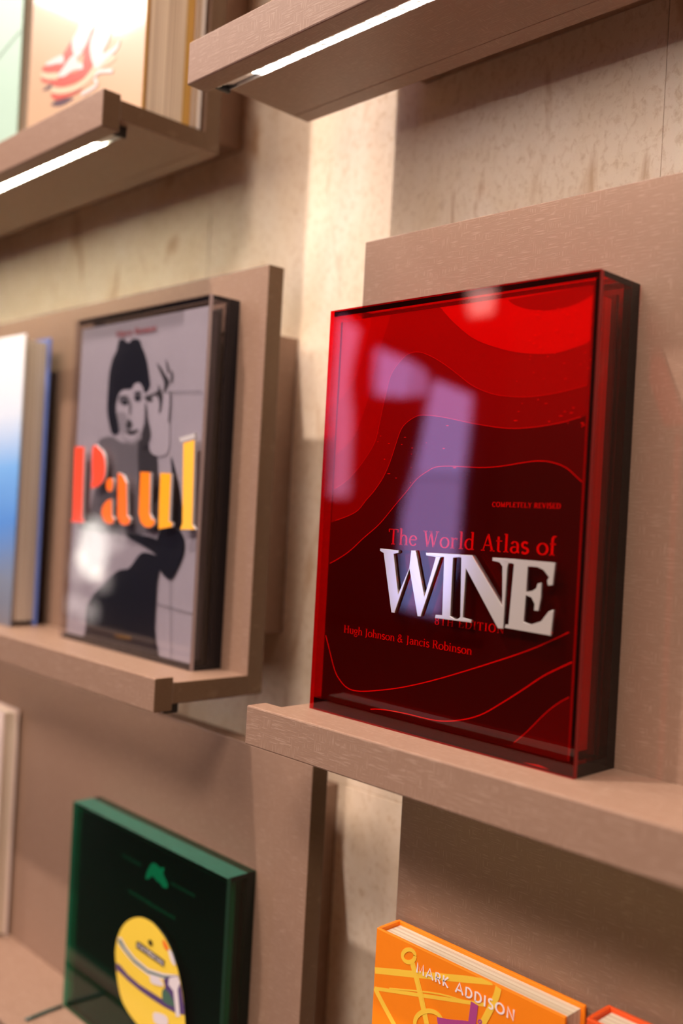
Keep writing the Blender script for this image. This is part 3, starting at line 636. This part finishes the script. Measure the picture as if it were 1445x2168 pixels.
hp([(530, 1170), (560, 1180), (575, 1230), (540, 1240), (520, 1200)], plain('helmet_ink2', srgb(48, 40, 22), .4, var=0))
lay[0] += 2
p0 = (220+392/5.586, 1780+1252/5.586); p1 = (220+706/5.586, 1780+1480/5.586)
text_on('helmet_text', 'NATIONAL', p0, p1, 9.5, HY-.00005*lay[0], HWHT, ho, sans=True, thick=.22, track=.06)
TEAL = plain('teal_print', srgb(150, 255, 235), .4, var=0)
gb = thing('hardcover_book', 'black hardcover book with a teal emblem inside the green case', 'book', ((GX0+GX1)/2, -.018, GZ0+.005))
GQ = GY0+.0072
DBL = plain('black_cover', srgb(24, 28, 28), .45)
box('front_cover', GX0+.007, GX1-.009, GQ+.0001, GQ+.003, GZ0+.0052, GZ1-.010, DBL, gb, bevel=.0005)
box('back_cover', GX0+.007, GX1-.009, GY1-.0136, GY1-.0106, GZ0+.0052, GZ1-.010, DBL, gb, bevel=.0005)
box('page_block', GX0+.009, GX1-.012, GQ+.0032, GY1-.0138, GZ0+.008, GZ1-.0102, pages('teal_pages', srgb(225, 225, 215), srgb(190, 195, 185)), gb)
lay = [0]
for pts in ([(490, 440), (520, 340), (570, 265), (620, 280), (660, 320), (715, 320), (700, 380), (720, 440), (755, 520), (740, 560), (690, 545), (660, 500), (620, 470), (590, 430), (560, 420), (530, 450)],):
    pr('emblem_print', pts, TEAL, *A8, par=gb, Y=GQ)
DT_ = plain('dim_teal_print', srgb(70, 130, 116), .4, var=0)
for (a, b) in (((220, 170), (440, 290)), ((790, 500), (1080, 640)), ((290, 590), (560, 720)), ((500, 720), (850, 890))):
    p0, p1 = pxpoly([a, b], GQ, *A8); lay[0] += 1
    n = 10
    flat('caption_print', [[(p0[0]+(p1[0]-p0[0])*(i+.1)/n, p0[1]-.0016), (p0[0]+(p1[0]-p0[0])*(i+.8)/n, p0[1]-.0016), (p0[0]+(p1[0]-p0[0])*(i+.8)/n, p0[1]+.0016), (p0[0]+(p1[0]-p0[0])*(i+.1)/n, p0[1]+.0016)] for i in range(n)], GQ-.00005*lay[0], DT_, gb)

# ------------------------------------------------------------------ plain books
def book(label, x0, x1, y0, y1, z0, z1, cover, pg, back=None, spine='left', t=.0028, ov=.003, bev=.0007, cat='book'):
    r = thing('hardcover_book', label, cat, ((x0+x1)/2, (y0+y1)/2, z0))
    f = box('front_cover', x0, x1, y0, y0+t, z0, z1, cover, r, bevel=bev)
    box('back_cover', x0, x1, y1-t, y1, z0, z1, back or cover, r, bevel=bev)
    box('page_block', x0+.004, x1-ov, y0+t+.0001, y1-t-.0001, z0+ov, z1-ov, pg, r)
    if spine == 'left': box('spine', x0, x0+.003, y0+t+.0001, y1-t-.0001, z0, z1, cover, r)
    return r, f
PAPER = pages('cream_pages', srgb(238, 226, 208), srgb(206, 184, 158))
# orange book
ORG_M = plain('orange_cloth', srgb(255, 138, 8), .55, var=.03, vs=200)
OX0, OX1, OY0, OY1, OZ1 = .0402, .2143, -.0304, -.0036, -.1737
ob, of = book('bright orange hardcover cookbook with yellow lines and white author name', OX0, OX1, OY0, OY1, zE, OZ1, ORG_M, PAPER)
lay = [0]
A9 = (640, 1600, 1.795)
YEL = plain('print_yellow', srgb(255, 206, 66), .5, var=0); PUR = plain('print_purple', srgb(178, 70, 140), .5, var=0); WHT = plain('print_white', srgb(255, 240, 240), .5, var=0)
LO = (OX0+.0004, OX1-.0004, zE+.001, OZ1-.0004)
def oline(pts, wd, m):
    lay[0] += 1
    pp = pxpoly(smooth_line(pts, 4) if len(pts) > 2 else pts, OY0, *A9)
    pp = [p for p in pp]
    q = [[(min(max(x, LO[0]), LO[1]), min(z, LO[3])) for x, z in a] for a in ribbon(pp, lambda dx, dy: wd)]
    flat('line_print', q, OY0-.00006*lay[0], m, of)
oline([(274, 815), (500, 838), (722, 858)], .0050, YEL)
oline([(274, 884), (480, 915), (690, 946)], .0028, YEL)
oline([(330, 884), (520, 905), (660, 948)], .0012, YEL)
oline([(274, 880), (310, 950), (370, 1060)], .0046, YEL)
oline([(415, 785), (440, 880), (480, 1060)], .0040, YEL)
oline([(425, 785), (455, 900), (488, 1060)], .0012, YEL)
oline([(405+24*math.cos(a), 760+24*math.sin(a)) for a in [i*.42 for i in range(16)]], .0032, YEL)
oline([(480+52*math.cos(a), 1015+46*math.sin(a)) for a in [i*.3+1.6 for i in range(18)]], .0034, YEL)
oline([(746, 880), (735, 920), (700, 990), (660, 1060)], .0052, YEL)
oline([(655, 940), (650, 980), (640, 1060)], .0066, PUR)
oline([(515, 1012), (570, 1022), (640, 1030), (690, 1060)], .0074, PUR)
oline([(676+6*math.cos(a), 1010+6*math.sin(a)) for a in [i*.8 for i in range(9)]], .0012, PUR)
lay[0] += 2
text_on('author_text', 'MARK ADDISON', (640+430/1.795, 1600+822/1.795), (640+806/1.795, 1600+1010/1.795), 22, OY0-.00006*lay[0], WHT, of, sans=True, thick=.165, track=.12)
# red-orange neighbour
book('red orange hardcover book half hidden at the bottom right edge', .232, .41, -.034, -.006, zE, -.1655, plain('vermilion_cloth', srgb(236, 84, 24), .55), PAPER)
# blue book at the far left of the middle shelf
sky = gradient('blue_cover', [(0, srgb(96, 92, 96)), (.22, srgb(120, 130, 150)), (.42, srgb(84, 140, 214)), (.6, srgb(120, 176, 236)), (.8, srgb(214, 224, 238)), (1, srgb(238, 236, 238))], 0, .36)
book('blue and white hardcover book at the far left of the middle shelf', -.86, -.575, -.053, -.017, zA, .352, sky, pages('beige_pages', srgb(214, 200, 186), srgb(180, 160, 140)), back=plain('blue_cloth', srgb(92, 116, 190), .5), ov=.006)
# sneaker book and its neighbours on the upper shelf
SKY_ = -.078
sx0, sx1, sz0, sz1 = -.548, -.2956, zB, zB+.36
SNK = plain('tan_cover', srgb(198, 164, 132), .3, coat=.35, var=.05, vs=12)
GOLD = plain('gold_board', srgb(206, 164, 84), .4, .2)
sb = thing('hardcover_book', 'tan hardcover book with red and white sneakers on its cover', 'book', ((sx0+sx1)/2, -.04, sz0))
sf_ = box('front_cover', sx0, sx1, SKY_, SKY_+.0035, sz0, sz1, SNK, sb, bevel=.0005)
box('cover_edge', sx1+.0001, sx1+.0005, SKY_+.0006, SKY_+.0034, sz0+.0005, sz1-.0005, GOLD, sb)
box('page_block', sx0+.004, sx1-.0015, SKY_+.0036, -.0285, sz0+.0002, sz1-.003, pages('multicolour_pages', srgb(252, 240, 218), srgb(206, 188, 164), sc=420), sb)
box('back_cover', sx0, sx1, -.0283, -.0192, sz0, sz1, GOLD, sb, bevel=.0006)
book('thin white book standing behind the gold backed sneaker book', sx0+.02, sx1-.001, -.0178, -.0052, sz0, sz1-.02, plain('white_cloth', srgb(236, 228, 222), .5), PAPER, t=.002)
lay = [0]
A7 = (40, 0, 4.8167)
LS = (sx0+.001, sx1-.001, sz0+.001, sz1-.001)
RED_P = plain('sneaker_red', srgb(196, 84, 72), .3, coat=.35, var=.03); WHITE_P = plain('sneaker_white', srgb(214, 204, 200), .3, coat=.35, var=.02); CREAM_P = plain('sneaker_sole', srgb(204, 188, 158), .3, coat=.35, var=.02); SHAD_P = plain('printed_shadow', srgb(92, 72, 80), .3, coat=.35, var=.02)
def sp(pts, m, sm=True): return pr('sneaker_print', pts, m, *A7, sm=sm, par=sf_, Y=SKY_, lim=LS)
sp([(330, 1060), (420, 1010), (520, 1000), (560, 1010), (440, 1080), (350, 1085)], SHAD_P)
sp([(240, 920), (300, 870), (340, 860), (330, 900), (270, 925)], SHAD_P)
# far shoe
sp([(240, 690), (330, 640), (420, 600), (470, 520), (560, 380), (640, 300), (640, 500), (540, 640), (430, 740), (300, 745), (245, 730)], RED_P)
sp([(232, 735), (300, 745), (400, 742), (400, 800), (360, 820), (250, 800), (228, 775)], CREAM_P)
sp([(228, 790), (300, 812), (370, 812), (370, 850), (290, 850), (235, 830)], RED_P)
sp([(270, 655), (330, 610), (420, 565), (455, 575), (450, 640), (380, 650), (300, 668)], WHITE_P)
# near shoe
sp([(350, 850), (420, 780), (560, 740), (640, 690), (660, 560), (690, 440), (720, 250), (880, 200), (890, 0), (1020, -60), (1000, 120), (900, 300), (790, 480), (750, 650), (720, 740), (600, 830), (440, 885), (370, 885)], RED_P)
sp([(335, 890), (440, 890), (560, 870), (660, 800), (740, 700), (780, 620), (830, 560), (980, 570), (960, 620), (860, 690), (780, 760), (700, 850), (560, 930), (420, 960), (345, 950)], CREAM_P)
sp([(330, 950), (420, 962), (540, 945), (650, 895), (600, 945), (500, 990), (390, 1018), (340, 1000)], RED_P)
sp([(395, 770), (450, 690), (540, 570), (590, 580), (600, 630), (650, 650), (645, 705), (560, 715), (470, 775), (420, 785)], WHITE_P)
sp([(560, 560), (540, 420), (600, 300), (640, 150), (640, 0), (860, 0), (850, 200), (760, 260), (700, 420), (650, 520), (610, 575)], WHITE_P)
sp([(720, 480), (790, 280), (900, 200), (960, 120), (940, 260), (920, 400), (860, 540), (980, 470), (1030, 400), (1000, 500), (900, 600), (780, 700)], WHITE_P)
for pts in ([(640, 965), (770, 890), (800, 850), (770, 800)], [(780, 780), (830, 730), (960, 725)], [(590, 480), (660, 500), (640, 540)]):
    pp = pxpoly(smooth_line(pts, 5), SKY_, *A7); lay[0] += 1
    flat('lace_print', ribbon(pp, lambda dx, dy: .0042), SKY_-.00005*lay[0], WHITE_P, sf_)
# mint book
MINT = plain('mint_cover', srgb(176, 206, 188), .35, coat=.3, var=.02)
mb, mf = book('pale mint hardcover book at the top left edge beside the sneaker book', -.86, -.566, -.082, -.045, zB, zB+.34, MINT, PAPER, back=plain('teal_cloth', srgb(110, 170, 150), .5))
lay = [0]
p0 = pxpoly([(-30, 155), (44, 65)], -.082)
flat('line_print', ribbon(p0, lambda dx, dy: .0028), -.0823, plain('print_sage', srgb(120, 140, 128), .5, var=0), mf)
# white framed book at the bottom left edge
wbk, wf = book('off white hardcover book at the left edge of the lowest shelf', -.90, -.636, -.026, -.004, zE, -.128, plain('off_white_cloth', srgb(228, 206, 196), .5), PAPER)
# security tether by the green case
def tube(name, pts, rad, mat, parent=None, n=10):
    vs, fs = [], []
    for i, p in enumerate(pts):
        d = (Vector(pts[min(i+1, len(pts)-1)])-Vector(pts[max(i-1, 0)])).normalized()
        u = d.cross(Vector((0, 0, 1))); u = u.normalized() if u.length > 1e-4 else Vector((1, 0, 0)); v = u.cross(d)
        for k in range(n):
            a = 2*math.pi*k/n; vs.append(Vector(p)+(u*math.cos(a)+v*math.sin(a))*rad)
    for i in range(len(pts)-1):
        for k in range(n): fs.append((i*n+k, i*n+(k+1) % n, (i+1)*n+(k+1) % n, (i+1)*n+k))
    fs += [tuple(range(n))[::-1], tuple(range((len(pts)-1)*n, len(pts)*n))]
    return mesh(name, vs, fs, mat, parent, smooth=True)
pt = [Vector((GX0+.004, GY0-.0030, zE+.0022)), Vector((GX0+.004, GY0-.02, zE+.0021)), Vector((GX0+.006, GY0-.040, zE+.0021)), Vector((GX0+.007, -.084, zE+.0021))]
tc_ = tube('security_cord', pt, .0018, plain('teal_cord', srgb(30, 74, 68), .35), None)
tc_['label'] = 'thin dark teal cord on the shelf at the corner of the green case'; tc_['category'] = 'cord'

# ------------------------------------------------------------------ ceiling lamps (the fittings of the lights set up top)
def spot_lamp(label, loc, power, col):
    r = thing('ceiling_spotlight', label, 'lamp', loc, 'ceiling spotlights')
    l = bpy.data.lights.new('spot_bulb', 'SPOT'); l.energy = power; l.color = col; l.spot_size = math.radians(100); l.spot_blend = .6; l.shadow_soft_size = .022
    o = bpy.data.objects.new('spot_bulb', l); COL.objects.link(o); o.parent = r
    tgt = Vector((loc[0]+.45, 0, .25)); o.rotation_euler = (tgt-Vector(loc)).to_track_quat('-Z', 'Y').to_euler()
    n = 20; vs, fs = [], []
    for z, rd in ((.10, .045), (.03, .045), (-.002, .05), (-.002, .044), (.03, .038)):
        vs += [(loc[0]+rd*math.cos(2*math.pi*k/n), loc[1]+rd*math.sin(2*math.pi*k/n), loc[2]+z) for k in range(n)]
    for i in range(4):
        for k in range(n): fs.append((i*n+k, i*n+(k+1) % n, (i+1)*n+(k+1) % n, (i+1)*n+k))
    fs.append(tuple(range(n)))
    mesh('lamp_body', vs, fs, BLACK, r)
spot_lamp('black ceiling spotlight above the portrait book', SPOTS[0][0], SPOTS[0][1], SPOTS[0][2])
spot_lamp('black ceiling spotlight further left along the wall', SPOTS[1][0], SPOTS[1][1], SPOTS[1][2])
